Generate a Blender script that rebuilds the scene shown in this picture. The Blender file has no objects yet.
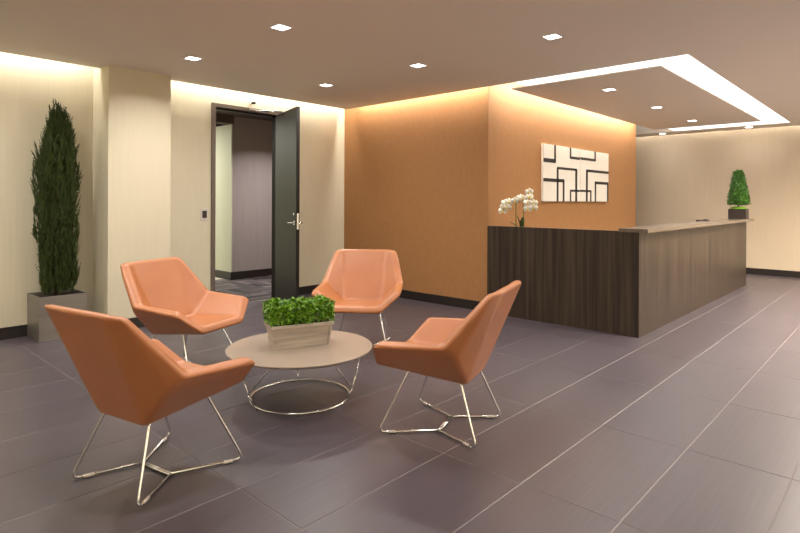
import bpy, bmesh, math, random
from mathutils import Vector, Matrix, Euler

PI = math.pi
scene = bpy.context.scene
C = scene.collection
random.seed(7)

# ------------------------------------------------------------------ camera
# X runs along the door wall (to the right and away), Y runs along the accent wall, Z up
EYE = 1.36
FPX, CYPX, YAW, ROLL = 555.61, 200.9, 0.7441, 0.004
cam_d = bpy.data.cameras.new('camera')
cam = bpy.data.objects.new('camera', cam_d)
C.objects.link(cam)
cam_d.sensor_fit = 'HORIZONTAL'
cam_d.sensor_width = 36.0
cam_d.lens = 36.0 * FPX / 800.0
cam_d.shift_y = -(266.5 - CYPX) / 800.0
cam_d.clip_start = 0.05
cam_d.clip_end = 100
cam.matrix_world = (Matrix.Translation((0, 0, EYE)) @ Matrix.Rotation(-(PI/2 - YAW), 4, 'Z')
                    @ Matrix.Rotation(PI/2, 4, 'X') @ Matrix.Rotation(ROLL, 4, 'Z'))
scene.camera = cam

# ------------------------------------------------------------------ world, exposure
w = bpy.data.worlds.new('world'); scene.world = w
w.use_nodes = True
w.node_tree.nodes['Background'].inputs[0].default_value = (0.9, 0.85, 0.8, 1)
w.node_tree.nodes['Background'].inputs[1].default_value = 0.0
vs = scene.view_settings
vs.view_transform = 'Standard'; vs.look = 'None'; vs.gamma = 1.0
vs.use_curve_mapping = False
vs.exposure = 0.45

# ------------------------------------------------------------------ main levels of the room (metres)
CEIL = 2.739          # underside of the dropped ceiling
LID = 3.02            # underside of the slab above the light slots
YD = 6.48             # door wall and left wall
YS = 6.28             # edge of the ceiling in front of them
XO = 5.76             # accent wall seen at the left
XS = 5.63             # edge of the ceiling in front of it
YO = 3.83             # accent wall behind the desk
XOE = 10.73           # far end of that accent wall
XF, XFS = 12.28, 12.15
YR = 1.539            # near side of the ceiling opening
XR = 11.618
XMIN, YMIN = -3.0, -3.6

WARM = (1.0, 0.935, 0.85)
SOFT = (1.0, 0.95, 0.89)

def area(name, loc, sx, sy, power, color, direction=(0, 0, -1), spread=PI, along=None):
    d = bpy.data.lights.new(name, 'AREA')
    d.shape = 'RECTANGLE'; d.size = sx; d.size_y = sy
    d.energy = power; d.color = color; d.spread = spread
    o = bpy.data.objects.new(name, d); C.objects.link(o)
    z = -Vector(direction).normalized()
    x = Vector(along if along else (1, 0, 0))
    y = z.cross(x).normalized(); x = y.cross(z).normalized()
    m = Matrix((x, y, z)).transposed().to_4x4()
    m.translation = loc
    o.matrix_world = m
    return o

# light strips lying hidden in the slots between ceiling and walls
COVE = 8.0   # watts per metre
def cove(name, p0, p1, to_wall, power):
    p0, p1 = Vector(p0), Vector(p1)
    L = (p1 - p0).length
    area(name, (p0 + p1) / 2, L, 0.04, power * L, WARM, Vector(to_wall) * 0.45 + Vector((0, 0, -1)), PI, (p1 - p0))
cove('slot_light_left_wall', (XMIN + 0.1, YS + 0.05, 2.93), (2.10, YS + 0.05, 2.93), (0, 1, 0), COVE * 0.65)
cove('slot_light_door_wall', (2.86, YS + 0.05, 2.93), (XO - 0.1, YS + 0.05, 2.93), (0, 1, 0), COVE * 0.65)
cove('slot_light_accent', (XS + 0.02, YO - 0.1, 2.93), (XS + 0.02, YD - 0.3, 2.93), (1, 0, 0), COVE * 1.5)
cove('slot_light_desk_wall', (XS + 0.2, YO - 0.2, 2.93), (XOE - 0.1, YO - 0.2, 2.93), (0, 1, 0), COVE * 1.25)
cove('slot_light_far_wall', (XFS + 0.03, YMIN + 0.1, 2.93), (XFS + 0.03, 5.8, 2.93), (1, 0, 0), COVE * 0.28)

cove('added_fill_side_wall', (XMIN + 0.17, YMIN + 0.3, 2.93), (XMIN + 0.17, YD - 0.3, 2.93), (-1, 0, 0), COVE * 2.8)  # added strip on an unseen wall, soft fill from behind the camera
cove('added_fill_rear_wall', (XMIN + 0.3, YMIN + 0.17, 2.93), (XF - 0.3, YMIN + 0.17, 2.93), (0, -1, 0), COVE * 2.8)  # likewise added out of view, its bounce fills the camera side

# ------------------------------------------------------------------ helpers
def link(o, parent=None):
    C.objects.link(o)
    if parent: o.parent = parent
    return o
def tag(o, label, cat, group=None):
    o['label'] = label; o['category'] = cat
    if group: o['group'] = group
    return o
def thing(name, label, cat, loc=(0, 0, 0), rotz=0.0, group=None):
    o = bpy.data.objects.new(name, None); C.objects.link(o)
    o.empty_display_size = 0.1
    o.location = loc; o.rotation_euler = (0, 0, rotz)
    return tag(o, label, cat, group)
def obj(name, bm, mat, parent=None, smooth=False, bevel=0.0, segs=2, angle=35):
    me = bpy.data.meshes.new(name)
    bmesh.ops.recalc_face_normals(bm, faces=bm.faces[:])
    bm.to_mesh(me); bm.free()
    me.materials.append(mat)
    o = bpy.data.objects.new(name, me)
    if smooth:
        for p in me.polygons: p.use_smooth = True
    if bevel:
        b = o.modifiers.new('bevel', 'BEVEL'); b.width = bevel; b.segments = segs
        b.limit_method = 'ANGLE'; b.angle_limit = math.radians(angle)
        b.harden_normals = False
    return link(o, parent)
def pyobj(name, verts, faces, mat, parent=None, smooth=False):
    me = bpy.data.meshes.new(name)
    me.from_pydata(verts, [], faces); me.update()
    me.materials.append(mat)
    if smooth:
        for p in me.polygons: p.use_smooth = True
    return link(bpy.data.objects.new(name, me), parent)
def struct(name, bm, mat, parent=None, **k):
    o = obj(name, bm, mat, parent, **k); o['kind'] = 'structure'
    return o
def box(bm, a, b):
    x0, y0, z0 = a; x1, y1, z1 = b
    v = [bm.verts.new(p) for p in ((x0,y0,z0),(x1,y0,z0),(x1,y1,z0),(x0,y1,z0),(x0,y0,z1),(x1,y0,z1),(x1,y1,z1),(x0,y1,z1))]
    for f in ((0,3,2,1),(4,5,6,7),(0,1,5,4),(1,2,6,5),(2,3,7,6),(3,0,4,7)):
        bm.faces.new([v[i] for i in f])
def boxes(*bs):
    bm = bmesh.new()
    for a, b in bs: box(bm, a, b)
    return bm
def frustum(bm, cx, cy, z0, z1, hx0, hy0, hx1, hy1, cap_top=True):
    lo = [bm.verts.new((cx+sx*hx0, cy+sy*hy0, z0)) for sx, sy in ((-1,-1),(1,-1),(1,1),(-1,1))]
    hi = [bm.verts.new((cx+sx*hx1, cy+sy*hy1, z1)) for sx, sy in ((-1,-1),(1,-1),(1,1),(-1,1))]
    bm.faces.new(lo[::-1])
    if cap_top: bm.faces.new(hi)
    for i in range(4): bm.faces.new((lo[i], lo[(i+1)%4], hi[(i+1)%4], hi[i]))
def tube(bm, pts, r, n=10, closed=False, cap=True):
    pts = [Vector(p) for p in pts]
    m = len(pts); rings = []
    up = None
    for i, p in enumerate(pts):
        if closed: t = (pts[(i+1)%m] - pts[i-1])
        else: t = pts[min(i+1, m-1)] - pts[max(i-1, 0)]
        t.normalize()
        if up is None:
            up = Vector((0,0,1)) if abs(t.z) < 0.9 else Vector((1,0,0))
        s = t.cross(up)
        if s.length < 1e-4: s = t.cross(Vector((0.3,1,0.2)))
        s.normalize(); up = s.cross(t).normalized()
        rr = r[i] if isinstance(r, (list, tuple)) else r
        rings.append([bm.verts.new(p + (s*math.cos(2*PI*k/n) + up*math.sin(2*PI*k/n))*rr) for k in range(n)])
    for i in range(m if closed else m-1):
        a, b = rings[i], rings[(i+1)%m]
        for k in range(n): bm.faces.new((a[k], a[(k+1)%n], b[(k+1)%n], b[k]))
    if cap and not closed:
        bm.faces.new(rings[0][::-1]); bm.faces.new(rings[-1])
def fillet(pts, r, n=6):
    """polyline with its inner corners rounded"""
    pts = [Vector(p) for p in pts]; out = [pts[0]]
    for i in range(1, len(pts)-1):
        a, b, c = pts[i-1], pts[i], pts[i+1]
        d0 = (a-b); d1 = (c-b)
        q = min(r, d0.length*0.45, d1.length*0.45)
        p0 = b + d0.normalized()*q; p1 = b + d1.normalized()*q
        for k in range(n+1):
            t = k/n
            out.append(p0*(1-t)**2 + b*2*t*(1-t) + p1*t*t)
    out.append(pts[-1]); return out
def lathe(bm, prof, n=48, cx=0, cy=0):
    rings = []
    for r, z in prof:
        if r < 1e-6: rings.append([bm.verts.new((cx, cy, z))])
        else: rings.append([bm.verts.new((cx+r*math.cos(2*PI*k/n), cy+r*math.sin(2*PI*k/n), z)) for k in range(n)])
    for a, b in zip(rings, rings[1:]):
        for k in range(n):
            k2 = (k+1) % n
            if len(a) == 1 and len(b) == 1: continue
            if len(a) == 1: bm.faces.new((a[0], b[k2], b[k]))
            elif len(b) == 1: bm.faces.new((a[k], a[k2], b[0]))
            else: bm.faces.new((a[k], a[k2], b[k2], b[k]))

# ------------------------------------------------------------------ materials
def srgb(r, g, b):
    f = lambda c: (c/255/12.92) if c/255 <= 0.04045 else ((c/255+0.055)/1.055)**2.4
    return (f(r), f(g), f(b), 1)
def mat(name, col, rough=0.5, metal=0.0, spec=0.5, col2=None, scale=(6, 6, 6), detail=4, mixlo=0.3, mixhi=0.7,
        bump=0.0, bscale=None, coord='Object', rnd=0.0, sheen=0.0, coat=0.0, trans=0.0):
    m = bpy.data.materials.new(name); m.use_nodes = True
    nt = m.node_tree; N = nt.nodes; L = nt.links
    p = N['Principled BSDF']
    p.inputs['Base Color'].default_value = col
    p.inputs['Roughness'].default_value = rough
    p.inputs['Metallic'].default_value = metal
    p.inputs['Specular IOR Level'].default_value = spec
    if coat: p.inputs['Coat Weight'].default_value = coat; p.inputs['Coat Roughness'].default_value = 0.25
    if sheen: p.inputs['Sheen Weight'].default_value = sheen
    if trans: p.inputs['Subsurface Weight'].default_value = trans
    src = None
    if col2 is not None or bump:
        if coord == 'World':
            g = N.new('ShaderNodeNewGeometry'); co = g.outputs['Position']
        else:
            t = N.new('ShaderNodeTexCoord'); co = t.outputs[coord]
    if col2 is not None:
        mp = N.new('ShaderNodeMapping'); mp.inputs['Scale'].default_value = scale
        L.new(co, mp.inputs['Vector'])
        nz = N.new('ShaderNodeTexNoise'); nz.inputs['Scale'].default_value = 1.0; nz.inputs['Detail'].default_value = detail
        L.new(mp.outputs[0], nz.inputs['Vector'])
        rp = N.new('ShaderNodeMapRange'); rp.inputs[1].default_value = mixlo; rp.inputs[2].default_value = mixhi
        L.new(nz.outputs[0], rp.inputs[0])
        mx = N.new('ShaderNodeMix'); mx.data_type = 'RGBA'
        mx.inputs['A'].default_value = col; mx.inputs['B'].default_value = col2
        L.new(rp.outputs[0], mx.inputs['Factor'])
        src = mx.outputs['Result']
        L.new(src, p.inputs['Base Color'])
    if rnd:
        oi = N.new('ShaderNodeObjectInfo')
        r2 = N.new('ShaderNodeMapRange'); r2.inputs[3].default_value = 1-rnd; r2.inputs[4].default_value = 1+rnd
        L.new(oi.outputs['Random'], r2.inputs[0])
        hs = N.new('ShaderNodeHueSaturation')
        L.new(r2.outputs[0], hs.inputs['Value'])
        if src: L.new(src, hs.inputs['Color'])
        else: hs.inputs['Color'].default_value = col
        L.new(hs.outputs[0], p.inputs['Base Color'])
    if bump:
        mp2 = N.new('ShaderNodeMapping'); mp2.inputs['Scale'].default_value = bscale or scale
        L.new(co, mp2.inputs['Vector'])
        nb = N.new('ShaderNodeTexNoise'); nb.inputs['Scale'].default_value = 1.0; nb.inputs['Detail'].default_value = 5
        L.new(mp2.outputs[0], nb.inputs['Vector'])
        bp = N.new('ShaderNodeBump'); bp.inputs['Strength'].default_value = bump; bp.inputs['Distance'].default_value = 0.01
        L.new(nb.outputs[0], bp.inputs['Height']); L.new(bp.outputs[0], p.inputs['Normal'])
    return m
def emit(name, col, s):
    m = bpy.data.materials.new(name); m.use_nodes = True
    p = m.node_tree.nodes['Principled BSDF']
    p.inputs['Base Color'].default_value = (0.8, 0.8, 0.8, 1)
    p.inputs['Emission Color'].default_value = (*col, 1)
    p.inputs['Emission Strength'].default_value = s
    return m

M = {}
M['wall'] = mat('cream_wallcovering', srgb(207, 199, 176), 0.75, col2=srgb(203, 194.5, 171), scale=(60, 60, 1.5), bump=0.08, bscale=(180, 180, 40), coord='World', spec=0.25)
M['farwall'] = mat('sand_wallcovering', srgb(203, 188, 165), 0.75, col2=srgb(198, 183, 160), scale=(60, 60, 1.5), coord='World', spec=0.25)
M['column'] = mat('column_wallcovering', srgb(207, 199, 176), 0.75, col2=srgb(203, 194.5, 171), scale=(60, 60, 1.5), bump=0.08, bscale=(180, 180, 40), coord='World', spec=0.25)
M['accent'] = mat('copper_wallcovering', srgb(168, 122, 78), 0.6, col2=srgb(158, 112, 69), scale=(90, 90, 14), bump=0.12, bscale=(240, 240, 90), coord='World', spec=0.35)
M['ceiling'] = mat('ceiling_paint', srgb(234, 226, 215), 0.85, spec=0.2)
M['white'] = mat('white_paint', srgb(235, 232, 225), 0.7, spec=0.3)
M['base'] = mat('black_baseboard', srgb(34, 28, 26), 0.45)
M['tile'] = mat('floor_tile', srgb(78, 71, 77), 0.36, col2=srgb(72, 65, 71), scale=(1.4, 55, 1), detail=6, mixlo=0.35, mixhi=0.65, bump=0.035, bscale=(2, 160, 1), coord='World', rnd=0.05, spec=0.6)
M['grout'] = mat('grout', srgb(130, 121, 118), 0.9)
M['wood'] = mat('dark_wood_laminate', srgb(42, 34, 29), 0.38, col2=srgb(72, 60, 49), scale=(26, 26, 0.7), detail=6, mixlo=0.36, mixhi=0.70, bump=0.03, bscale=(120, 120, 3), coord='World', spec=0.3)
M['ledge'] = mat('ledge_laminate', srgb(98, 86, 74), 0.26, col2=srgb(110, 97, 84), scale=(0.7, 26, 26), coord='World', spec=0.5)
M['leather'] = mat('tan_leather', srgb(174, 111, 68), 0.40, col2=srgb(167, 103, 61), scale=(5, 5, 5), bump=0.05, bscale=(220, 220, 220), spec=0.5, coat=0.25)
M['chrome'] = mat('chrome', srgb(226, 228, 232), 0.17, 1.0)
M['steel'] = mat('brushed_steel', srgb(150, 146, 140), 0.4, 0.75, col2=srgb(138, 133, 127), scale=(3, 3, 60))
M['table'] = mat('taupe_table_top', srgb(148, 134, 120), 0.3, spec=0.5)
M['door'] = mat('espresso_door', srgb(25, 20, 17), 0.5, col2=srgb(31, 25, 21), scale=(40, 40, 1), coord='World', spec=0.25)
M['frame'] = mat('bronze_door_frame', srgb(108, 96, 88), 0.4, 0.3)
M['greywall'] = mat('grey_corridor_wall', srgb(150, 140, 140), 0.8, coord='World', col2=srgb(142, 133, 134), scale=(50, 50, 2))
M['palewall'] = mat('pale_corridor_wall', srgb(190, 192, 168), 0.7)
M['darkwall'] = mat('dark_corridor_ceiling', srgb(84, 74, 70), 0.8)
M['soil'] = mat('soil', srgb(38, 26, 18), 0.95, bump=0.5, bscale=(60, 60, 60))
M['cypress'] = mat('cypress_green', srgb(38, 50, 22), 0.6, col2=srgb(72, 84, 38), scale=(40, 40, 18), spec=0.25)
M['bark'] = mat('bark', srgb(70, 48, 32), 0.9, bump=0.4, bscale=(30, 30, 8))
M['boxwood'] = mat('boxwood_green', srgb(36, 82, 4), 0.35, col2=srgb(124, 172, 20), scale=(95, 95, 95), mixlo=0.38, mixhi=0.66, trans=0.0)
M['topiary'] = mat('topiary_green', srgb(30, 76, 6), 0.45, col2=srgb(66, 120, 14), scale=(40, 40, 40))
M['moss'] = mat('moss', srgb(96, 140, 30), 0.9, bump=0.6, bscale=(80, 80, 80))
M['zinc'] = mat('whitewashed_zinc', srgb(190, 182, 170), 0.45, 0.25, col2=srgb(138, 129, 119), scale=(2.5, 2.5, 34), mixlo=0.35, mixhi=0.75)
M['canvas'] = mat('white_canvas', srgb(232, 226, 216), 0.7, bump=0.05, bscale=(300, 300, 300))
M['ink'] = mat('black_paint', srgb(36, 30, 26), 0.6)
M['orchid'] = mat('orchid_white', srgb(244, 240, 228), 0.5)
M['orchid_lip'] = mat('orchid_lip_yellow', srgb(226, 196, 90), 0.5)
M['orchid_stem'] = mat('orchid_stem_green', srgb(94, 110, 36), 0.5)
M['orchid_leaf'] = mat('orchid_leaf_green', srgb(40, 56, 24), 0.35)
M['ceramic'] = mat('white_ceramic', srgb(225, 220, 212), 0.25)
M['potbrown'] = mat('dark_brown_pot', srgb(46, 37, 34), 0.45)
M['plastic'] = mat('clear_plastic_glide', srgb(200, 192, 184), 0.35)
M['black'] = mat('black_plastic', srgb(22, 20, 20), 0.4)
M['palefloor'] = mat('pale_stone_floor', srgb(196, 190, 176), 0.5)

# carpet with broken dark and light bars
def carpet_mat():
    m = bpy.data.materials.new('bar_pattern_carpet'); m.use_nodes = True
    nt = m.node_tree; N = nt.nodes; L = nt.links; p = N['Principled BSDF']
    p.inputs['Roughness'].default_value = 0.95
    g = N.new('ShaderNodeNewGeometry')
    mp = N.new('ShaderNodeMapping'); mp.inputs['Scale'].default_value = (1, 1, 1)
    L.new(g.outputs['Position'], mp.inputs['Vector'])
    cols = []
    for rot in (0, PI/2):
        mr = N.new('ShaderNodeMapping'); mr.inputs['Rotation'].default_value = (0, 0, rot)
        L.new(g.outputs['Position'], mr.inputs['Vector'])
        br = N.new('ShaderNodeTexBrick'); br.offset = 0.37
        br.inputs['Scale'].default_value = 1.0
        br.inputs['Brick Width'].default_value = 0.55; br.inputs['Row Height'].default_value = 0.13
        br.inputs['Mortar Size'].default_value = 0.012; br.inputs['Bias'].default_value = -0.1
        br.inputs['Color1'].default_value = srgb(24, 20, 22); br.inputs['Color2'].default_value = srgb(108, 98, 98)
        br.inputs['Mortar'].default_value = srgb(62, 56, 58)
        L.new(mr.outputs[0], br.inputs['Vector']); cols.append(br.outputs['Color'])
    ck = N.new('ShaderNodeTexChecker'); ck.inputs['Scale'].default_value = 1.7
    L.new(mp.outputs[0], ck.inputs['Vector'])
    mx = N.new('ShaderNodeMix'); mx.data_type = 'RGBA'
    L.new(ck.outputs['Fac'], mx.inputs['Factor']); L.new(cols[0], mx.inputs['A']); L.new(cols[1], mx.inputs['B'])
    L.new(mx.outputs['Result'], p.inputs['Base Color'])
    return m
M['carpet'] = carpet_mat()

# ------------------------------------------------------------------ floor: slab of grout with a tile for each joint cell
floor = struct('floor', boxes(((XMIN, YMIN, -0.12), (XF, YD + 0.06, -0.002))), M['grout'])
TX0, TXS, TY0, TYS = 1.42, 0.9485, 0.905, 0.4745
def tile_mesh(lx, ly, name='tile'):
    g = 0.0019; c = 0.0018; z0 = -0.002; z1 = 0.0
    me = bpy.data.meshes.new(name)
    v = []
    for (ins, z) in ((g, z0), (g, z1 - c*0.7), (g + c, z1)):
        v += [(ins, ins, z), (lx-ins, ins, z), (lx-ins, ly-ins, z), (ins, ly-ins, z)]
    f = [(8, 9, 10, 11)]
    for k in range(2):
        for i in range(4):
            a, b = k*4+i, k*4+(i+1) % 4
            f.append((a, b, b+4, a+4))
    me.from_pydata(v, [], f); me.update(); me.materials.append(M['tile'])
    return me
full_tile = tile_mesh(TXS, TYS)
ca, sa = math.cos(YAW), math.sin(YAW)
def px(x, y, z):
    dx, dy, dz = x, y, z - EYE
    r = sa*dx - ca*dy; f = ca*dx + sa*dy
    if f < 0.2: return None
    return 400 + FPX*r/f, CYPX - FPX*dz/f
def seen(x0, x1, y0, y1):
    for x in (x0, (x0+x1)/2, x1):
        for y in (y0, y1):
            q = px(x, y, 0)
            if q and -60 < q[0] < 860 and q[1] < 590: return True
    return False
rest_v, rest_f = [], []
k0 = math.floor((XMIN - TX0)/TXS); k1 = math.ceil((XF - TX0)/TXS)
j0 = math.floor((YMIN - TY0)/TYS); j1 = math.ceil((YD - TY0)/TYS)
for k in range(k0, k1):
    for j in range(j0, j1):
        x0, x1 = TX0 + k*TXS, TX0 + (k+1)*TXS
        y0, y1 = TY0 + j*TYS, TY0 + (j+1)*TYS
        cx0, cx1, cy0, cy1 = max(x0, XMIN), min(x1, XF), max(y0, YMIN), min(y1, YD + 0.02)
        if x0 > XO and x1 < XOE + 1 and y0 > YO: continue          # under the accent wall block
        if cx1 - cx0 < 0.02 or cy1 - cy0 < 0.02: continue
        whole = (cx1-cx0 > TXS-1e-4) and (cy1-cy0 > TYS-1e-4)
        behind_desk = x0 > 5.8 and y0 > 2.05 and x1 < 11.3
        if seen(cx0, cx1, cy0, cy1) and not behind_desk:
            o = bpy.data.objects.new('tile', full_tile if whole else tile_mesh(cx1-cx0, cy1-cy0))
            o.location = (cx0, cy0, 0); link(o, floor)
        else:
            n = len(rest_v); g = 0.0025
            rest_v += [(cx0+g, cy0+g, 0), (cx1-g, cy0+g, 0), (cx1-g, cy1-g, 0), (cx0+g, cy1-g, 0)]
            rest_f.append((n, n+1, n+2, n+3))
ro = pyobj('tile_field', rest_v, rest_f, M['tile'], floor); ro['kind'] = 'stuff'

# ------------------------------------------------------------------ ceiling
T = 0.10
struct('ceiling', boxes(((XMIN + 0.22, YMIN + 0.22, CEIL), (XS, YS, CEIL + T)),
                        ((XS, YMIN + 0.22, CEIL), (XFS, YR, CEIL + T)),
                        ((XR, YR, CEIL), (XFS, 6.2, CEIL + T))), M['ceiling'])
struct('ceiling_slab', boxes(((XMIN - 0.1, YMIN - 0.1, LID), (XF + 0.2, YD + 0.12, LID + 0.1))), M['white'])
struct('ceiling_panel', boxes(((5.708, 1.803, 2.684), (10.657, 3.476, 2.696))), M['ceiling'])
struct('ceiling_skirt', boxes(((XR, YR - 0.02, CEIL + T), (XR + 0.02, 5.9, LID)), ((XS - 0.02, YR - 0.02, CEIL + T), (XR, YR, LID)),
                              ((XS - 0.02, YR, CEIL + T), (XS, YO - 0.12, LID))), M['white'])

# luminous sheet above the hung panel: seen as the bright band around it
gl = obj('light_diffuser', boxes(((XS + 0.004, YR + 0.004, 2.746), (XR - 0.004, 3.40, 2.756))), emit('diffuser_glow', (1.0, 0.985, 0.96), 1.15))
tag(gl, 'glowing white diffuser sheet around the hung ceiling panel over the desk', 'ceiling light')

# ------------------------------------------------------------------ walls
DX0, DX1, DZ = 3.528, 4.585, 2.588     # outer size of the door frame
struct('wall_left', boxes(((XMIN, YD, 0), (2.16, YD + 0.12, LID))), M['wall'])
struct('wall_column', boxes(((2.16, 6.05, 0), (2.81, YD + 0.12, CEIL + T))), M['column'])
struct('wall_door', boxes(((2.81, YD, 0), (DX0, YD + 0.12, LID)), ((DX1, YD, 0), (XO, YD + 0.12, LID)),
                          ((DX0, YD, DZ), (DX1, YD + 0.12, LID))), M['wall'])
struct('wall_accent', boxes(((XO, YO, 0), (XOE, YD + 0.12, LID))), M['accent'])
struct('wall_far', boxes(((XF, YMIN, 0), (XF + 0.12, YD + 0.12, LID))), M['farwall'])
struct('wall_back', boxes(((XOE, 6.2, 0), (XF, 6.32, LID))), M['wall'])
struct('wall_rear', boxes(((XMIN, YMIN - 0.12, 0), (XF, YMIN, LID))), M['wall'])
struct('wall_side', boxes(((XMIN - 0.12, YMIN, 0), (XMIN, YD, LID))), M['wall'])

BH = 0.115; BT = 0.014
struct('baseboard_left', boxes(((XMIN, YD - BT, 0), (2.16, YD, BH))), M['base'])
struct('baseboard_column', boxes(((2.16 - BT, 6.05 - BT, 0), (2.81 + BT, 6.05, BH)), ((2.16 - BT, 6.05, 0), (2.16, YD - BT, BH)),
                                 ((2.81, 6.05, 0), (2.81 + BT, YD - BT, BH))), M['base'])
struct('baseboard_door', boxes(((2.81 + BT, YD - BT, 0), (DX0, YD, BH)), ((DX1, YD - BT, 0), (XO - BT, YD, BH))), M['base'])
struct('baseboard_accent', boxes(((XO - BT, YO + 0.0, 0), (XO, YD, BH))), M['base'])
struct('baseboard_far', boxes(((XF - BT, YMIN, 0), (XF, 6.2, BH))), M['base'])

# ------------------------------------------------------------------ corridor behind the door
CE = 2.80
struct('floor_corridor', boxes(((2.6, YD + 0.06, -0.12), (8.6, 8.75, 0.0))), M['carpet'])
struct('floor_landing', boxes(((2.6, 8.75, -0.12), (8.6, 12.0, 0.0))), M['palefloor'])
struct('wall_corridor', boxes(((5.05, 8.55, 0), (8.6, 8.67, CE))), M['greywall'])
struct('wall_corridor_return', boxes(((5.03, 8.67, 0), (5.05, 12.0, 2.66)), ((5.03, 8.55, 0), (5.05, 8.67, 2.66))), M['palewall'])  # lit face of the corner: its brightness put into a paler colour
struct('wall_corridor_end', boxes(((2.6, 12.0, 0), (8.6, 12.12, CE))), M['palewall'])
struct('wall_corridor_side', boxes(((2.5, YD + 0.12, 0), (2.6, 12.0, CE))), M['greywall'])
struct('wall_corridor_far', boxes(((8.6, YD + 0.12, 0), (8.7, 12.0, CE))), M['greywall'])
struct('ceiling_corridor', boxes(((2.5, YD + 0.12, CE), (8.7, 12.12, CE + 0.1)), ((2.6, 8.50, 2.66), (5.05, 8.72, CE))), M['darkwall'])
struct('baseboard_corridor', boxes(((5.03 - BT, 8.55 - BT, 0), (8.6, 8.55, 0.13)), ((5.03 - BT, 8.55, 0), (5.03, 12.0, 0.13))), M['base'])

# ------------------------------------------------------------------ door
door = bpy.data.objects.new('door_1', None); link(door)
door.location = (0, 0, 0); door['kind'] = 'structure'
FW = 0.052
obj('jamb', boxes(((DX0, YD - 0.025, 0), (DX0 + FW, YD + 0.13, DZ))), M['frame'], door, bevel=0.004)
obj('jamb', boxes(((DX1 - FW, YD - 0.025, 0), (DX1, YD + 0.13, DZ))), M['frame'], door, bevel=0.004)
obj('door_head', boxes(((DX0 + FW, YD - 0.025, DZ - 0.05), (DX1 - FW, YD + 0.13, DZ))), M['frame'], door, bevel=0.004)
obj('door_stop', boxes(((DX0 + FW, YD + 0.045, 0), (DX0 + FW + 0.018, YD + 0.12, DZ - 0.05)),
                       ((DX1 - FW - 0.018, YD + 0.045, 0), (DX1 - FW, YD + 0.12, DZ - 0.05)),
                       ((DX0 + FW + 0.018, YD + 0.045, DZ - 0.068), (DX1 - FW - 0.018, YD + 0.12, DZ - 0.05))), M['door'], door)
obj('strike_plate', boxes(((DX0 + FW, YD - 0.015, 1.0), (DX0 + FW + 0.002, YD + 0.02, 1.12))), M['chrome'], door)
leaf = obj('door_leaf', boxes(((-0.045, -0.90, 0.012), (0.0, 0.0, 2.532))), M['door'], door, bevel=0.003)
leaf.location = (DX1 - FW - 0.002, YD - 0.012, 0)
leaf.rotation_euler = (0, 0, -math.radians(18.2))
lk = obj('lock_plate', boxes(((-0.036, -0.9022, 1.00), (-0.009, -0.8995, 1.20))), M['chrome'], leaf)
for s, x in ((-1, -0.045), (1, 0.0)):
    bm = bmesh.new()
    tube(bm, [(x, -0.84, 1.08), (x + s*0.055, -0.84, 1.08)], 0.011)
    tube(bm, fillet([(x + s*0.05, -0.84, 1.08), (x + s*0.056, -0.80, 1.08), (x + s*0.056, -0.72, 1.078)], 0.015), 0.009)
    lathe_bm = bm
    obj('door_handle', bm, M['chrome'], leaf, smooth=True)
    bm = bmesh.new(); tube(bm, [(x, -0.84, 1.08), (x + s*0.008, -0.84, 1.08)], 0.028, 20)
    obj('rose', bm, M['chrome'], leaf, smooth=False)
    bm = bmesh.new(); tube(bm, [(x, -0.84, 1.19), (x + s*0.012, -0.84, 1.19)], 0.016, 16)
    obj('lock_cylinder', bm, M['chrome'], leaf)
for z in (0.25, 0.95, 1.65, 2.32):
    bm = bmesh.new(); tube(bm, [(0.002, 0.004, z - 0.055), (0.002, 0.004, z + 0.055)], 0.009, 12)
    obj('hinge', bm, M['chrome'], leaf)
# closer arm under the head
hp = Vector((DX1 - FW - 0.002, YD - 0.012, 0)); rz = Matrix.Rotation(-math.radians(18.2), 4, 'Z')
pl = hp + (rz @ Vector((-0.03, -0.30, 0)))
bm = bmesh.new()
tube(bm, [(4.14, YD - 0.045, 2.556), (4.26, YD - 0.17, 2.553)], 0.011)
tube(bm, [(4.26, YD - 0.17, 2.553), (pl.x, pl.y, 2.547)], 0.011)
obj('closer_arm', bm, M['chrome'], door, smooth=True)
obj('closer_shoe', boxes(((4.04, YD - 0.05, 2.543), (4.18, YD - 0.025, 2.571))), M['chrome'], door, bevel=0.003)
obj('closer_body', boxes(((pl.x - 0.02, pl.y - 0.03, 2.533), (pl.x + 0.02, pl.y + 0.03, 2.543))), M['chrome'], door)

# ------------------------------------------------------------------ recessed square downlights
lens_m = emit('lamp_lens', (1.0, 0.95, 0.95), 7.0)
DOWN = 9.5
proto = {}
def downlight(x, y, z, label, power=DOWN, group='square downlights in the ceiling', color=SOFT):
    t = thing('downlight', label, 'downlight', (x, y, z), 0, group)
    if not proto:
        a, b = 0.068, 0.056
        fr = obj('frame', boxes(((-a, -a, -0.003), (a, -b, 0.0)), ((-a, b, -0.003), (a, a, 0.0)), ((-a, -b, -0.003), (-b, b, 0.0)), ((b, -b, -0.003), (a, b, 0.0))), M['white'], t)
        le = obj('lens', boxes(((-b, -b, -0.002), (b, b, 0.0))), lens_m, t)
        proto['f'], proto['l'] = fr, le
    else:
        for k in ('f', 'l'):
            c = proto[k].copy(); link(c, t)
    area('downlight_beam', (x, y, z - 0.004), 0.10, 0.10, power, color, spread=math.radians(150))
downlight(2.61, 3.70, CEIL, 'square white downlight nearest the camera, above the seating group')
downlight(2.61, 5.15, CEIL, 'leftmost square downlight, beside the top of the column', power=DOWN*2.0)
downlight(4.28, 5.15, CEIL, 'square downlight near the inner corner of cream and copper walls', power=DOWN*1.5)
downlight(4.28, 3.70, CEIL, 'square downlight in front of the copper wall, between two others', power=DOWN*0.7)
downlight(4.28, 2.215, CEIL, 'square downlight just left of the glowing ceiling opening')
PZ = 2.684
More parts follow.
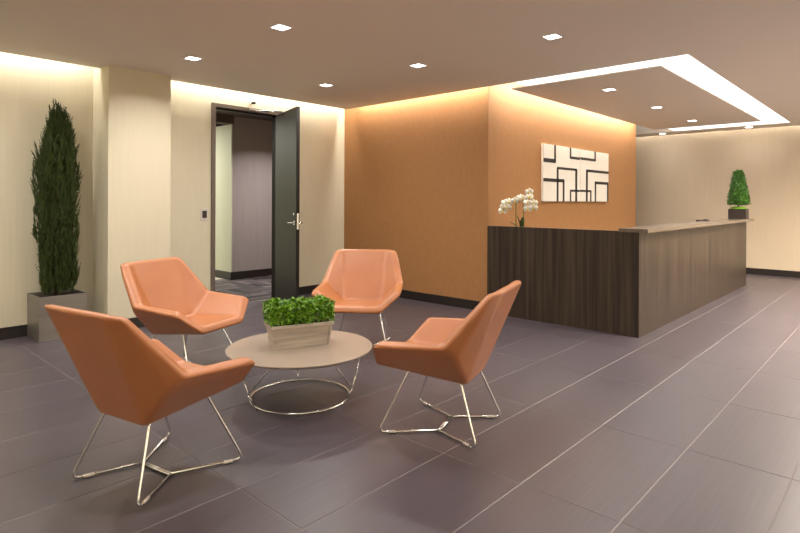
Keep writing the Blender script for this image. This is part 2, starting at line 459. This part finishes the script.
downlight(6.494, 2.63, PZ, 'nearest of three square downlights in the hung ceiling panel', group='downlights in the hung panel')
downlight(8.16, 2.63, PZ, 'middle of three square downlights in the hung ceiling panel', group='downlights in the hung panel')
downlight(9.87, 2.63, PZ, 'farthest of three square downlights in the hung ceiling panel', group='downlights in the hung panel')
downlight(11.84, 3.70, CEIL, 'small far downlight by the far wall, left of its twin', power=DOWN*0.12, group='downlights by the far wall')
downlight(11.84, 2.20, CEIL, 'small far downlight by the far wall, right of its twin', power=DOWN*0.12, group='downlights by the far wall')
# unseen downlights: grid carried on, off-grid right ones added to brighten floor and desk
for (x, y, k) in ((0.94, 5.15, 2.0), (0.94, 3.70, 1.2), (0.94, 2.215, 1.2), (2.61, 2.215, 1), (2.61, 0.74, 0.7), (0.94, 0.74, 0.5), (4.28, -0.74, 1), (2.61, -0.74, 0.7),
                  (6.2, 0.45, 6), (7.9, 0.45, 6), (9.6, 0.45, 6), (6.2, -0.55, 5), (7.9, -0.55, 5), (9.6, -0.55, 5), (6.2, -1.55, 5), (7.9, -1.55, 5), (9.6, -1.55, 5), (6.2, -2.55, 4), (7.9, -2.55, 4), (9.6, -2.55, 4), (11.0, 0.45, 1), (11.0, -1.4, 1)):
    downlight(x, y, CEIL, 'unseen square downlight added outside the frame', power=DOWN*k, group='added downlights out of the frame', color=(1.0, 0.89, 0.76) if x > 5 else SOFT)
area('corridor_light', (3.9, 10.4, CE - 0.03), 0.6, 1.6, 110, (1.0, 0.97, 0.84))
area('corridor_fill', (5.6, 7.4, CE - 0.02), 0.12, 0.12, 34, (1.0, 0.92, 0.88), spread=math.radians(130))  # added lamp without a fixture, brightens the grey corridor wall

# ------------------------------------------------------------------ reception desk
desk = thing('reception_desk', 'long dark wood reception desk with a raised transaction ledge', 'desk', (5.70, 2.000, 0))
DH = 1.052
obj('end_panel', boxes(((0, 0.0, 0), (0.04, 3.800 - 2.000, 1.062))), M['wood'], desk, bevel=0.0015)
obj('front_panel', boxes(((0.04, 0.0, 0), (4.855, 0.04, DH))), M['wood'], desk, bevel=0.0015)
obj('far_end_panel', boxes(((4.855, 0.0, 0), (4.895, 0.75, DH))), M['wood'], desk, bevel=0.0015)
obj('worktop', boxes(((0.04, 0.04, 0.71), (0.75, 3.800 - 2.000, 0.74)), ((0.75, 0.04, 0.71), (4.855, 0.75, 0.74))), M['wood'], desk)
for x in (0.3, 2.4, 4.3): obj('ledge_support', boxes(((x, 0.04, 0.74), (x + 0.04, 0.17, DH))), M['wood'], desk)
obj('ledge', boxes(((-0.02, -0.090, DH), (5.04, 0.200, 1.090))), M['ledge'], desk, bevel=0.002)
np_ = obj('note_holder', boxes(((-0.03, -0.025, 0), (0.03, 0.025, 0.010)), ((-0.03, 0.015, 0.010), (0.03, 0.025, 0.026))), M['black'])
np_.location = (8.78, 2.15, 1.090); np_.rotation_euler = (0, 0, -0.7)
tag(np_, 'small black flat note holder on the reception ledge', 'note holder')

# ------------------------------------------------------------------ lounge chairs
def make_chair(label, loc, heading):
    t = thing('lounge_chair', label, 'chair', loc, heading - PI/2, 'tan lounge chairs round the table')
    # right half control points (x right, y front)
    t_o = Vector((0.228, -0.430, 0.872)); T_o = Vector((0.318, -0.396, 0.868))
    E_o = Vector((0.402, -0.152, 0.574)); F_o = Vector((0.412, 0.284, 0.538)); S_o = Vector((0.226, 0.356, 0.380))
    t_i = Vector((0.216, -0.376, 0.874)); T_i = Vector((0.275, -0.346, 0.858))
    E_i = Vector((0.344, -0.112, 0.590)); F_i = Vector((0.352, 0.240, 0.570)); S_i = Vector((0.202, 0.334, 0.438))
    b_i = Vector((0.178, -0.128, 0.405)); B_o = Vector((0.172, -0.204, 0.314))
    W_o = Vector((0.336, -0.206, 0.500))
    bm = bmesh.new()
    V = {}
    for n, p in dict(to=t_o, To=T_o, Eo=E_o, Fo=F_o, So=S_o, ti=t_i, Ti=T_i, Ei=E_i, Fi=F_i, Si=S_i, bi=b_i, Bo=B_o, Wo=W_o).items():
        for s, k in ((1, 'R'), (-1, 'L')):
            V[n + k] = bm.verts.new((p.x*s, p.y, p.z))
    def F(*n): bm.faces.new([V[i] for i in n])
    for k in 'RL':
        F('ti'+k, 'Ti'+k, 'Ei'+k, 'bi'+k)          # inner wing
        F('Ei'+k, 'Fi'+k, 'Si'+k, 'bi'+k)          # inner arm
        F('to'+k, 'To'+k, 'Wo'+k, 'Bo'+k)          # outer wing of the back
        F('To'+k, 'Eo'+k, 'Wo'+k)
        F('Eo'+k, 'Fo'+k, 'Wo'+k)                  # outer side
        F('Fo'+k, 'So'+k, 'Bo'+k, 'Wo'+k)
        for a, b in (('t', 'T'), ('T', 'E'), ('E', 'F'), ('F', 'S')):
            F(a+'o'+k, b+'o'+k, b+'i'+k, a+'i'+k)  # rim
    F('tiL', 'tiR', 'biR', 'biL'); F('toL', 'toR', 'BoR', 'BoL')
    F('biL', 'biR', 'SiR', 'SiL'); F('BoL', 'BoR', 'SoR', 'SoL')
    F('toL', 'toR', 'tiR', 'tiL'); F('SoL', 'SoR', 'SiR', 'SiL')
    bmesh.ops.recalc_face_normals(bm, faces=bm.faces[:])
    bmesh.ops.bevel(bm, geom=bm.edges[:] + bm.verts[:], offset=0.023, segments=5, profile=0.5, affect='EDGES', clamp_overlap=True)
    # the flat seat and back panels of the shell become solid parts of their own
    bm.faces.ensure_lookup_table()
    def cut(name, c, depth):
        c = Vector(c)
        f = max((q for q in bm.faces if (q.calc_center_median() - c).length < 0.06 and q.normal.dot(Vector((0, 0.3, 1))) > 0.1), key=lambda q: q.calc_area())
        pts = [v.co.copy() for v in f.verts]; n = f.normal.copy()
        bm.faces.remove(f); bm.faces.ensure_lookup_table()
        b2 = bmesh.new()
        hi = [b2.verts.new(p) for p in pts]; lo = [b2.verts.new(p - n*depth) for p in pts]
        b2.faces.new(hi); b2.faces.new(lo[::-1])
        for a in range(len(pts)): b2.faces.new((hi[a], lo[a], lo[(a+1) % len(pts)], hi[(a+1) % len(pts)]))
        return obj(name, b2, M['leather'], t)
    cut('backrest', (0, (t_i.y + b_i.y)/2, (t_i.z + b_i.z)/2), 0.012)
    cut('seat', (0, (S_i.y + b_i.y)/2, (S_i.z + b_i.z)/2), 0.012)
    sh = obj('shell', bm, M['leather'], t, smooth=True)
    sh.modifiers.new('weighted', 'WEIGHTED_NORMAL')
    # wire base
    r = 0.0070
    for k, (sx, fr) in enumerate(((1, 1), (-1, 1), (1, -1), (-1, -1))):
        fw = 0.293 if fr > 0 else 0.257
        foot = Vector((sx*fw, fr*0.292, r + 0.004))
        top = Vector((sx*0.195, 0.135, 0.375)) if fr > 0 else Vector((sx*0.165, -0.165, 0.335))
        junc = Vector((sx*0.115, -0.012, r + 0.004))
        inn = Vector((top.x*0.75, top.y*0.8, top.z + 0.012))
        bm = bmesh.new()
        tube(bm, fillet([inn, top, foot, junc], 0.042, 7), r, 10)
        lg = obj('leg', bm, M['chrome'], t, smooth=True)
        d = (junc - foot).normalized()
        bm = bmesh.new()
        tube(bm, [foot + d*0.052 - Vector((0, 0, 0.002)), foot + d*0.058 - Vector((0, 0, 0.001)), foot + d*0.098 - Vector((0, 0, 0.001)), foot + d*0.104 - Vector((0, 0, 0.002))],
             [0.006, 0.0085, 0.0085, 0.006], 10)
        obj('glide', bm, M['plastic'], lg, smooth=True)
    for dy in (-0.0065, 0.0065):
        bm = bmesh.new(); tube(bm, [(-0.116, -0.012 + dy, r + 0.004), (0.116, -0.012 + dy, r + 0.004)], r, 10)
        obj('cross_bar', bm, M['chrome'], t, smooth=True)
    return t
def dup(root, label, loc, heading):
    r = root.copy(); C.objects.link(r)
    r.location = loc; r.rotation_euler = (0, 0, heading - PI/2); r['label'] = label
    for ch in list(root.children):
        c = ch.copy(); C.objects.link(c); c.parent = r
        for g in ch.children:
            d = g.copy(); C.objects.link(d); d.parent = c
    return r
ch = make_chair('tan leather lounge chair seen from behind, nearest the camera at left', (1.240, 2.794, 0), 0.213)
dup(ch, 'tan leather lounge chair in front of the column, facing the camera', (2.095, 4.19, 0), -1.223)
dup(ch, 'tan leather lounge chair behind the table, before the copper wall', (3.559, 3.779, 0), -2.478)
dup(ch, 'tan leather lounge chair right of the table, its back toward the desk', (2.67, 2.092, 0), 1.870)

# ------------------------------------------------------------------ coffee table
TBX, TBY, TBZ, TBR = 2.366, 3.108, 0.353, 0.497
tb = thing('coffee_table', 'round taupe coffee table with chrome ring base', 'table', (TBX, TBY, 0))
bm = bmesh.new()
lathe(bm, [(0, TBZ - 0.016), (TBR - 0.012, TBZ - 0.016), (TBR - 0.003, TBZ - 0.010), (TBR, TBZ - 0.004), (TBR - 0.002, TBZ), (0, TBZ)], 96)
obj('table_top', bm, M['table'], tb, smooth=False)
bm = bmesh.new()
tube(bm, [(0.455*math.cos(a*PI/48), 0.455*math.sin(a*PI/48), TBZ - 0.022) for a in range(96)], 0.006, 8, closed=True)
obj('top_ring', bm, M['chrome'], tb, smooth=True)
bm = bmesh.new()
tube(bm, [(0.337*math.cos(a*PI/48), 0.337*math.sin(a*PI/48), 0.0115) for a in range(96)], 0.0075, 10, closed=True)
obj('floor_ring', bm, M['chrome'], tb, smooth=True)
def pol(r, a, z): return (r*math.cos(math.radians(a)), r*math.sin(math.radians(a)), z)
for a in (-63, 56, 172):
    j = pol(0.383, a, 0.098)
    bm = bmesh.new()
    tube(bm, [pol(0.337, a, 0.012), j], 0.0062, 10)
    for s in (-1, 1): tube(bm, [j, pol(0.452, a + s*37, TBZ - 0.022)], 0.0055, 10)
    lg = obj('leg', bm, M['chrome'], tb, smooth=True)
    bm = bmesh.new(); tube(bm, [pol(0.337, a + 6, 0.0), pol(0.337, a + 6, 0.006)], 0.010, 12)
    obj('foot_pad', bm, M['black'], lg)

# ------------------------------------------------------------------ leaves
def leaf_cloud(pts, size, mat_, name, parent, flat=0.5, rnd=random):
    """pts: (position, outward normal); each leaf is a folded pointed blade of 4 triangles"""
    vs, fs = [], []
    for p, n in pts:
        n = (n + Vector((rnd.uniform(-1, 1), rnd.uniform(-1, 1), rnd.uniform(-0.4, 1.0)))*flat).normalized()
        a = n.cross(Vector((rnd.uniform(-1, 1), rnd.uniform(-1, 1), rnd.uniform(-1, 1))))
        if a.length < 1e-3: continue
        a.normalize()
        # blade runs partly outward, so tips stick out of the mass
        d = (n*rnd.uniform(0.2, 0.9) + a).normalized(); s = d.cross(n).normalized(); up = s.cross(d)
        l = size*rnd.uniform(0.7, 1.25); wd = l*rnd.uniform(0.28, 0.36)
        i = len(vs)
        vs += [p, p + d*l*0.45 + s*wd + up*wd*0.35, p + d*l*0.5, p + d*l*0.45 - s*wd + up*wd*0.35, p + d*l - up*l*0.08]
        fs += [(i, i+1, i+2), (i, i+2, i+3), (i+2, i+1, i+4), (i+2, i+4, i+3)]
    o = pyobj(name, [tuple(v) for v in vs], fs, mat_, parent); o['kind'] = 'stuff'
    return o

# ------------------------------------------------------------------ boxwood trough on the table
tr = thing('boxwood_planter', 'whitewashed trough of clipped green boxwood on the coffee table', 'planter', (2.383, 3.150, TBZ), math.radians(-21))
bm = bmesh.new(); frustum(bm, 0, 0, 0.0, 0.162, 0.190, 0.078, 0.212, 0.098, cap_top=False)
o = obj('trough', bm, M['zinc'], tr)
so = o.modifiers.new('wall', 'SOLIDIFY'); so.thickness = 0.006; so.offset = -1
bm = bmesh.new()
hx, hy, z0, z1, e = 0.221, 0.107, 0.138, 0.164, 0.010
for a, b in (((-hx, -hy, z0), (hx, -hy + e, z1)), ((-hx, hy - e, z0), (hx, hy, z1)), ((-hx, -hy + e, z0), (-hx + e, hy - e, z1)), ((hx - e, -hy + e, z0), (hx, hy - e, z1))): box(bm, a, b)
obj('rim', bm, M['zinc'], tr, bevel=0.002)
bm = bmesh.new()
def fr_y(z): return -(0.078 + (0.098 - 0.078)*z/0.162)
def fr_x(z): return 0.190 + (0.212 - 0.190)*z/0.162
for (xa, xb, za, zb) in ((-1, 1, 0.0, 0.010), (-1, -0.95, 0.010, 0.138), (0.95, 1, 0.010, 0.138)):
    q = [(xa*fr_x(za), fr_y(za), za), (xb*fr_x(za), fr_y(za), za), (xb*fr_x(zb), fr_y(zb), zb), (xa*fr_x(zb), fr_y(zb), zb)]
    f = [bm.verts.new(p) for p in q]; g = [bm.verts.new((p[0], p[1] - 0.008, p[2])) for p in q]
    bm.faces.new(g); bm.faces.new(f[::-1])
    for i in range(4): bm.faces.new((f[i], f[(i+1)%4], g[(i+1)%4], g[i]))
obj('edge_moulding', bm, M['zinc'], tr)
obj('soil', boxes(((-0.203, -0.090, 0.10), (0.203, 0.090, 0.148))), M['soil'], tr)
R1 = random.Random(3)
pts = []
hx, hy, z0, z1 = 0.214, 0.096, 0.180, 0.292
for i in range(3400):
    f = R1.random()
    x, y, z = R1.uniform(-hx, hx), R1.uniform(-hy, hy), R1.uniform(z0, z1)
    dep = R1.random()**2*0.035
    bulge = 0.010*math.sin(x*38 + 1) + 0.008*math.sin(x*71 + y*50)
    if f < 0.40: p, n = (x, y, z1 - dep + bulge), Vector((0, 0, 1))
    elif f < 0.68: p, n = (x, -hy + dep - bulge*0.6, z), Vector((0, -1, 0.2))
    elif f < 0.80: p, n = (x, hy - dep, z), Vector((0, 1, 0.2))
    elif f < 0.90: p, n = (-hx + dep, y, z), Vector((-1, 0, 0.2))
    else: p, n = (hx - dep, y, z), Vector((1, 0, 0.2))
    pts.append((Vector(p), n))
leaf_cloud(pts, 0.032, M['boxwood'], 'foliage', tr, 0.9, R1)
bm = bmesh.new()
for i in range(26):
    x, y = R1.uniform(-0.18, 0.18), R1.uniform(-0.07, 0.07)
    tube(bm, [(x, y, 0.14), (x + R1.uniform(-0.02, 0.02), y + R1.uniform(-0.02, 0.02), 0.26)], 0.003, 5)
obj('stems', bm, M['bark'], tr)['kind'] = 'stuff'

# ------------------------------------------------------------------ cypress in steel box
cp = thing('potted_cypress', 'tall slender dark green cypress in a brushed steel box', 'potted tree', (1.762, 6.262, 0))
bx, by, bh = 0.206, 0.200, 0.430
th = 0.012
bm = boxes(((-bx, -by, 0.006), (bx, -by + th, bh)), ((-bx, by - th, 0.006), (bx, by, bh)), ((-bx, -by + th, 0.006), (-bx + th, by - th, bh)),
           ((bx - th, -by + th, 0.006), (bx, by - th, bh)), ((-bx + th, -by + th, 0.006), (bx - th, by - th, 0.02)))
obj('planter_box', bm, M['steel'], cp, bevel=0.002)
obj('base_strip', boxes(((-bx + 0.004, -by + 0.004, 0), (bx - 0.004, by - 0.004, 0.006))), M['chrome'], cp)
obj('soil', boxes(((-bx + th, -by + th, 0.30), (bx - th, by - th, 0.405))), M['soil'], cp)
bm = bmesh.new()
tube(bm, [(0, 0, 0.40), (0.01, 0.0, 0.9), (-0.01, 0.01, 1.5), (0.0, 0.0, 2.05)], [0.022, 0.018, 0.012, 0.004], 8)
R2 = random.Random(11)
for i in range(16):
    a = R2.uniform(0, 2*PI); z = R2.uniform(0.5, 1.5); rr = R2.uniform(0.08, 0.15)
    tube(bm, [(0, 0, z - 0.15), (rr*0.5*math.cos(a), rr*0.5*math.sin(a), z + 0.05), (rr*math.cos(a), rr*math.sin(a), z + 0.5)], [0.009, 0.006, 0.003], 6)
obj('trunk', bm, M['bark'], cp)
prof = [(0.42, 0.135), (0.55, 0.150), (0.75, 0.160), (1.0, 0.168), (1.2, 0.180), (1.4, 0.190), (1.6, 0.178), (1.8, 0.150), (1.95, 0.118), (2.05, 0.09), (2.15, 0.06), (2.25, 0.035), (2.34, 0.012)]
def env(z):
    for (a, ra), (b, rb) in zip(prof, prof[1:]):
        if a <= z <= b: return ra + (rb - ra)*(z - a)/(b - a)
    return 0.01
vs_, fs_ = [], []
def frond(base, d, L, wd, rnd):
    """a feathery upright spray: a tapering ridge with short scale leaves to each side"""
    d = d.normalized(); s = d.cross(Vector((rnd.uniform(-1, 1), rnd.uniform(-1, 1), 0.1))).normalized(); u = s.cross(d)
    n = 5
    i = len(vs_)
    vs_.extend([tuple(base - s*0.003), tuple(base + s*0.003), tuple(base + d*L)]); fs_.append((i, i+1, i+2))
    for k in range(n):
        t = (k + 0.4)/n; q = base + d*L*t
        for sg in (-1, 1):
            l = wd*(1.15 - t)*rnd.uniform(0.7, 1.3)
            tip = q + d*l*1.5 + s*sg*l*0.75 + u*rnd.uniform(-0.5, 0.5)*l
            j = len(vs_)
            vs_.extend([tuple(q - d*0.006), tuple(q + d*0.012 + u*0.003), tuple(tip)]); fs_.append((j, j+1, j+2))
            vs_.append(tuple(q + d*0.008 - u*0.005 + s*sg*l*0.3)); fs_.append((j, j+2, j+3))
for i in range(3000):
    z = 0.43 + (2.16 - 0.43)*R2.random()**1.05
    a = R2.uniform(0, 2*PI)
    lump = 1 + 0.17*math.sin(a*3 + z*4.2) + 0.13*math.sin(a*5 - z*7.5)
    r = env(z)*lump*(1 - 0.5*R2.random()**1.8) * 0.93
    out = Vector((math.cos(a), math.sin(a), 0))
    b = Vector((out.x*r, out.y*r*0.85, z))
    d = Vector((0, 0, 1)) + out*R2.uniform(-0.1, 0.30) + Vector((R2.uniform(-0.22, 0.22), R2.uniform(-0.22, 0.22), 0))
    frond(b, d, R2.uniform(0.07, 0.16), R2.uniform(0.018, 0.032), R2)
for (dx, dy, z, h) in ((-0.03, 0.0, 2.16, 0.17), (0.01, -0.02, 2.14, 0.15), (0.02, 0.02, 2.10, 0.20), (-0.05, 0.01, 2.08, 0.19), (0.05, -0.01, 2.04, 0.17), (-0.01, 0.0, 2.2, 0.12), (-0.15, 0, 1.62, 0.2), (0.09, 0, 1.9, 0.17), (-0.14, 0, 1.75, 0.14), (0.13, 0, 1.75, 0.14)):
    b = Vector((dx, dy, z))
    for k in range(5):
        q = b + Vector((dx*0.35*k/5, 0, h*k/5)); frond(q, Vector((dx*2.5 + R2.uniform(-0.3, 0.3), R2.uniform(-0.3, 0.3), 1)), 0.07, 0.018, R2)
fo = pyobj('foliage', vs_, fs_, M['cypress'], cp); fo['kind'] = 'stuff'

# ------------------------------------------------------------------ artwork: two canvases side by side
AY = YO - 0.035
def canvas(name, x0, x1, z0, z1, label):
    t = thing(name, label, 'artwork', ((x0 + x1)/2, YO, z0), 0, 'abstract canvases on the copper wall')
    obj('canvas', boxes((((x0 - x1)/2, -0.035, 0), ((x1 - x0)/2, -0.001, z1 - z0))), M['canvas'], t, bevel=0.002)
    return t
# zoom-frame measures (600 x 480 crop of the picture at 530..620 x 130..202) brought onto the wall plane
def az(u, v):
    U, V_ = 530 + u/6.667, 130 + v/6.667
    cr, sr = math.cos(ROLL), math.sin(ROLL)
    q = Vector(((U - 400)/FPX, 1, (CYPX - V_)/FPX))
    q = Vector((cr*q.x - sr*q.z, q.y, sr*q.x + cr*q.z))
    d = Vector((sa*q.x + ca*q.y, -ca*q.x + sa*q.y, q.z))
    k = AY/d.y
    return d.x*k, EYE + d.z*k
AX0, AXM, AX1, AZ0, AZ1 = 7.085, 8.26, 9.36, 1.362, 2.175
cl = canvas('abstract_canvas', AX0, AXM - 0.006, AZ0, AZ1, 'white canvas with black right-angled lines, left of the pair')
cr_ = canvas('abstract_canvas', AXM + 0.006, AX1, AZ0, AZ1, 'white canvas with black right-angled lines, right of the pair')
def bar(x0, x1, z0, z1):
    for t, lo, hi in ((cl, AX0, AXM - 0.006), (cr_, AXM + 0.006, AX1)):
        a, b = max(x0, lo), min(x1, hi)
        if b - a > 0.004:
            cx = t.location.x
            obj('painted_bar', boxes(((a - cx, -0.0362, z0 - AZ0), (b - cx, -0.0348, z1 - AZ0))), M['ink'], t)
def hbar(u0, u1, v0, v1, w):
    w *= 1.15      # horizontal bar from zoom measures
    x0, za = az(u0, v0); x1, zb = az(u1, v1); z = (za + zb)/2
    _, zt = az(u0, v0 - w/2); h = abs(zt - za)
    bar(max(x0, AX0), min(x1, AX1), max(AZ0, z - h), min(AZ1, z + h))
def vbar(u, v0, v1, w):
    w *= 1.25
    x0, za = az(u - w/2, v0); x1, zb = az(u + w/2, v1)
    za, zb = min(za, AZ1), max(zb, AZ0)
    if v1 >= 470: zb = AZ0
    if v0 <= 150: za = AZ1
    bar(x0, x1, zb, za)
hbar(85, 172, 200, 206, 24); vbar(167, 105, 214, 9)
vbar(270, 120, 190, 8); hbar(266, 330, 185, 190, 15); hbar(330, 439, 190, 201, 15); vbar(434, 145, 200, 8)
vbar(184, 252, 475, 9); hbar(180, 312, 256, 263, 14); vbar(308, 262, 475, 10)
hbar(85, 228, 334, 336, 20); vbar(224, 335, 475, 9)
hbar(267, 330, 405, 406, 12); hbar(330, 409, 406, 407, 12); vbar(270, 405, 475, 7); vbar(405, 407, 475, 7)
vbar(379, 270, 475, 9); hbar(375, 532, 271, 286, 15)
hbar(432, 522, 352, 357, 16); vbar(436, 350, 475, 7); vbar(518, 357, 475, 7)

# ------------------------------------------------------------------ orchid behind the end panel
oc = thing('potted_orchid', 'white orchid with two flower stems standing behind the desk end panel', 'orchid', (5.86, 3.425, 0.74))
bm = bmesh.new(); lathe(bm, [(0, 0), (0.055, 0), (0.060, 0.01), (0.078, 0.27), (0.080, 0.285), (0.072, 0.285), (0.068, 0.25), (0, 0.25)], 28)
obj('pot', bm, M['ceramic'], oc, smooth=True)
def blade(name, p0, d, L, wd, droop, m, parent, n=8):
    d = Vector(d).normalized(); s = d.cross(Vector((0, 0, 1))).normalized()
    vs, fs = [], []
    for i in range(n + 1):
        t = i/n; c = Vector(p0) + d*L*t + Vector((0, 0, -droop*t*t))
        w_ = wd*math.sin(PI*min(0.97, 0.12 + 0.86*t))**0.7
        vs += [tuple(c - s*w_ + Vector((0, 0, w_*0.3))), tuple(c), tuple(c + s*w_ + Vector((0, 0, w_*0.3)))]
    for i in range(n):
        for k in range(2): fs.append((i*3+k, i*3+k+1, i*3+k+4, i*3+k+3))
    o = pyobj(name, vs, fs, m, parent, True)
    sm = o.modifiers.new('thick', 'SOLIDIFY'); sm.thickness = 0.003
    return o
for d, L, wd, dr in (((-0.3, 0.35, 2.2), 0.24, 0.034, 0.05), ((0.5, 0.6, 0.9), 0.20, 0.030, 0.14), ((-0.2, -0.35, 2.2), 0.22, 0.030, 0.05), ((-0.4, 0.9, 1.1), 0.20, 0.030, 0.05)):
    blade('leaf', (0, 0, 0.27), d, L, wd, dr, M['orchid_leaf'], oc)
def stem(pts): 
    bm = bmesh.new(); tube(bm, fillet(pts, 0.08, 6), 0.006, 7)
    return obj('stem', bm, M['orchid_stem'], oc, smooth=True)
stem([(0, 0.075, 0.27), (-0.02, 0.06, 0.45), (-0.05, 0.05, 0.63), (-0.07, 0.14, 0.63), (-0.07, 0.22, 0.50)])
stem([(0.0, -0.03, 0.27), (0.0, -0.03, 0.50), (0.0, -0.02, 0.66), (0.0, -0.11, 0.735), (0.0, -0.175, 0.55)])
FLOWERS = ((-0.07, 0.215, 0.502), (-0.07, 0.177, 0.60), (-0.08, 0.121, 0.612), (-0.07, 0.148, 0.545), (-0.08, 0.190, 0.55), (-0.07, 0.052, 0.624),
           (-0.02, 0.0, 0.66), (-0.03, -0.04, 0.65), (-0.02, -0.11, 0.731), (-0.03, -0.12, 0.672), (-0.03, -0.175, 0.602), (-0.03, -0.096, 0.60), (-0.02, -0.096, 0.53), (-0.03, -0.176, 0.545))
def flower(p, face, size):
    t = bpy.data.objects.new('flower', None)
    vs, fs = [], []
    f = Vector(face).normalized(); r = f.cross(Vector((0, 0, 1))).normalized(); u = r.cross(f)
    for k, (a, wd, l) in enumerate(((90, 0.40, 0.9), (210, 0.42, 0.9), (330, 0.42, 0.9), (18, 0.62, 1.0), (162, 0.62, 1.0))):
        a = math.radians(a); d = r*math.cos(a) + u*math.sin(a); s = f.cross(d)
        i = len(vs); c = Vector(p) + f*(0.002 if k > 2 else 0)
        P_ = [c, c + (d*0.35 + s*wd*0.6)*size*l + f*0.004, c + (d*0.75 + s*wd*0.75)*size*l + f*0.006, c + d*size*l + f*0.002,
              c + (d*0.75 - s*wd*0.75)*size*l + f*0.006, c + (d*0.35 - s*wd*0.6)*size*l + f*0.004]
        vs += [tuple(q) for q in P_]; fs.append(tuple(range(i, i + 6)))
    o = pyobj('flower', vs, fs, M['orchid'], oc, True)
    sm = o.modifiers.new('thick', 'SOLIDIFY'); sm.thickness = 0.0015
    bm = bmesh.new()
    c = Vector(p) + f*0.008 - u*size*0.12
    bmesh.ops.create_icosphere(bm, subdivisions=2, radius=size*0.22, matrix=Matrix.Translation(c))
    obj('lip', bm, M['orchid_lip'], o, smooth=True)
R3 = random.Random(5)
for p in FLOWERS:
    flower(p, (-0.8 + R3.uniform(-0.4, 0.4), -0.6 + R3.uniform(-0.5, 0.5), R3.uniform(-0.3, 0.3)), 0.058)

# ------------------------------------------------------------------ topiary on the ledge
tp = thing('potted_topiary', 'cone shaped green topiary in a square dark pot on the ledge', 'topiary', (10.30, 2.055, 1.090))
bm = bmesh.new(); frustum(bm, 0, 0, 0, 0.165, 0.11, 0.125, 0.11, 0.125, cap_top=True)
obj('pot', bm, M['potbrown'], tp, bevel=0.004)
bm = bmesh.new(); lathe(bm, [(0.118, 0.160), (0.112, 0.185), (0.06, 0.200), (0, 0.204)], 24)
obj('moss', bm, M['moss'], tp, smooth=True)
bm = bmesh.new(); tube(bm, [(0, 0, 0.19), (0.004, 0, 0.40), (0, 0, 0.68)], [0.012, 0.010, 0.004], 8)
obj('trunk', bm, M['bark'], tp)
R4 = random.Random(9); pts = []
for i in range(3400):
    t = R4.random()**1.25; z = 0.235 + t*0.535
    r = 0.158 + (0.055 - 0.158)*t
    if t < 0.06: r *= R4.random()**0.5
    elif t > 0.96: r *= R4.random()**0.5
    a = R4.uniform(0, 2*PI); rr = r*(1 - 0.35*R4.random()**2.0) * (1 + 0.05*math.sin(a*5 + z*30))
    n = Vector((math.cos(a), math.sin(a), 0.25))
    pts.append((Vector((rr*math.cos(a), rr*math.sin(a), z)), n))
leaf_cloud(pts, 0.036, M['topiary'], 'foliage', tp, 0.6, R4)

# ------------------------------------------------------------------ wall fittings
sw = thing('wall_switch', 'square steel wall switch beside the door frame', 'switch', (3.440, YD, 1.11))
obj('plate', boxes(((-0.055, -0.008, -0.005), (0.055, 0.0, 0.150))), M['plastic'], sw, bevel=0.003)
obj('rocker', boxes(((-0.030, -0.013, 0.028), (0.030, -0.008, 0.118))), M['potbrown'], sw, bevel=0.002)
sn = thing('ceiling_sensor', 'small round sensor on the wall above the door frame', 'sensor', (4.094, YD, 2.655))
bm = bmesh.new(); tube(bm, [(0, 0, 0), (0, -0.03, 0)], 0.022, 20); obj('mount', bm, M['white'], sn)
bm = bmesh.new(); tube(bm, [(0.0, -0.028, 0.0), (0.02, -0.065, -0.004), (0.024, -0.075, -0.005)], [0.016, 0.018, 0.014], 16); obj('eye', bm, M['black'], sn, smooth=True)
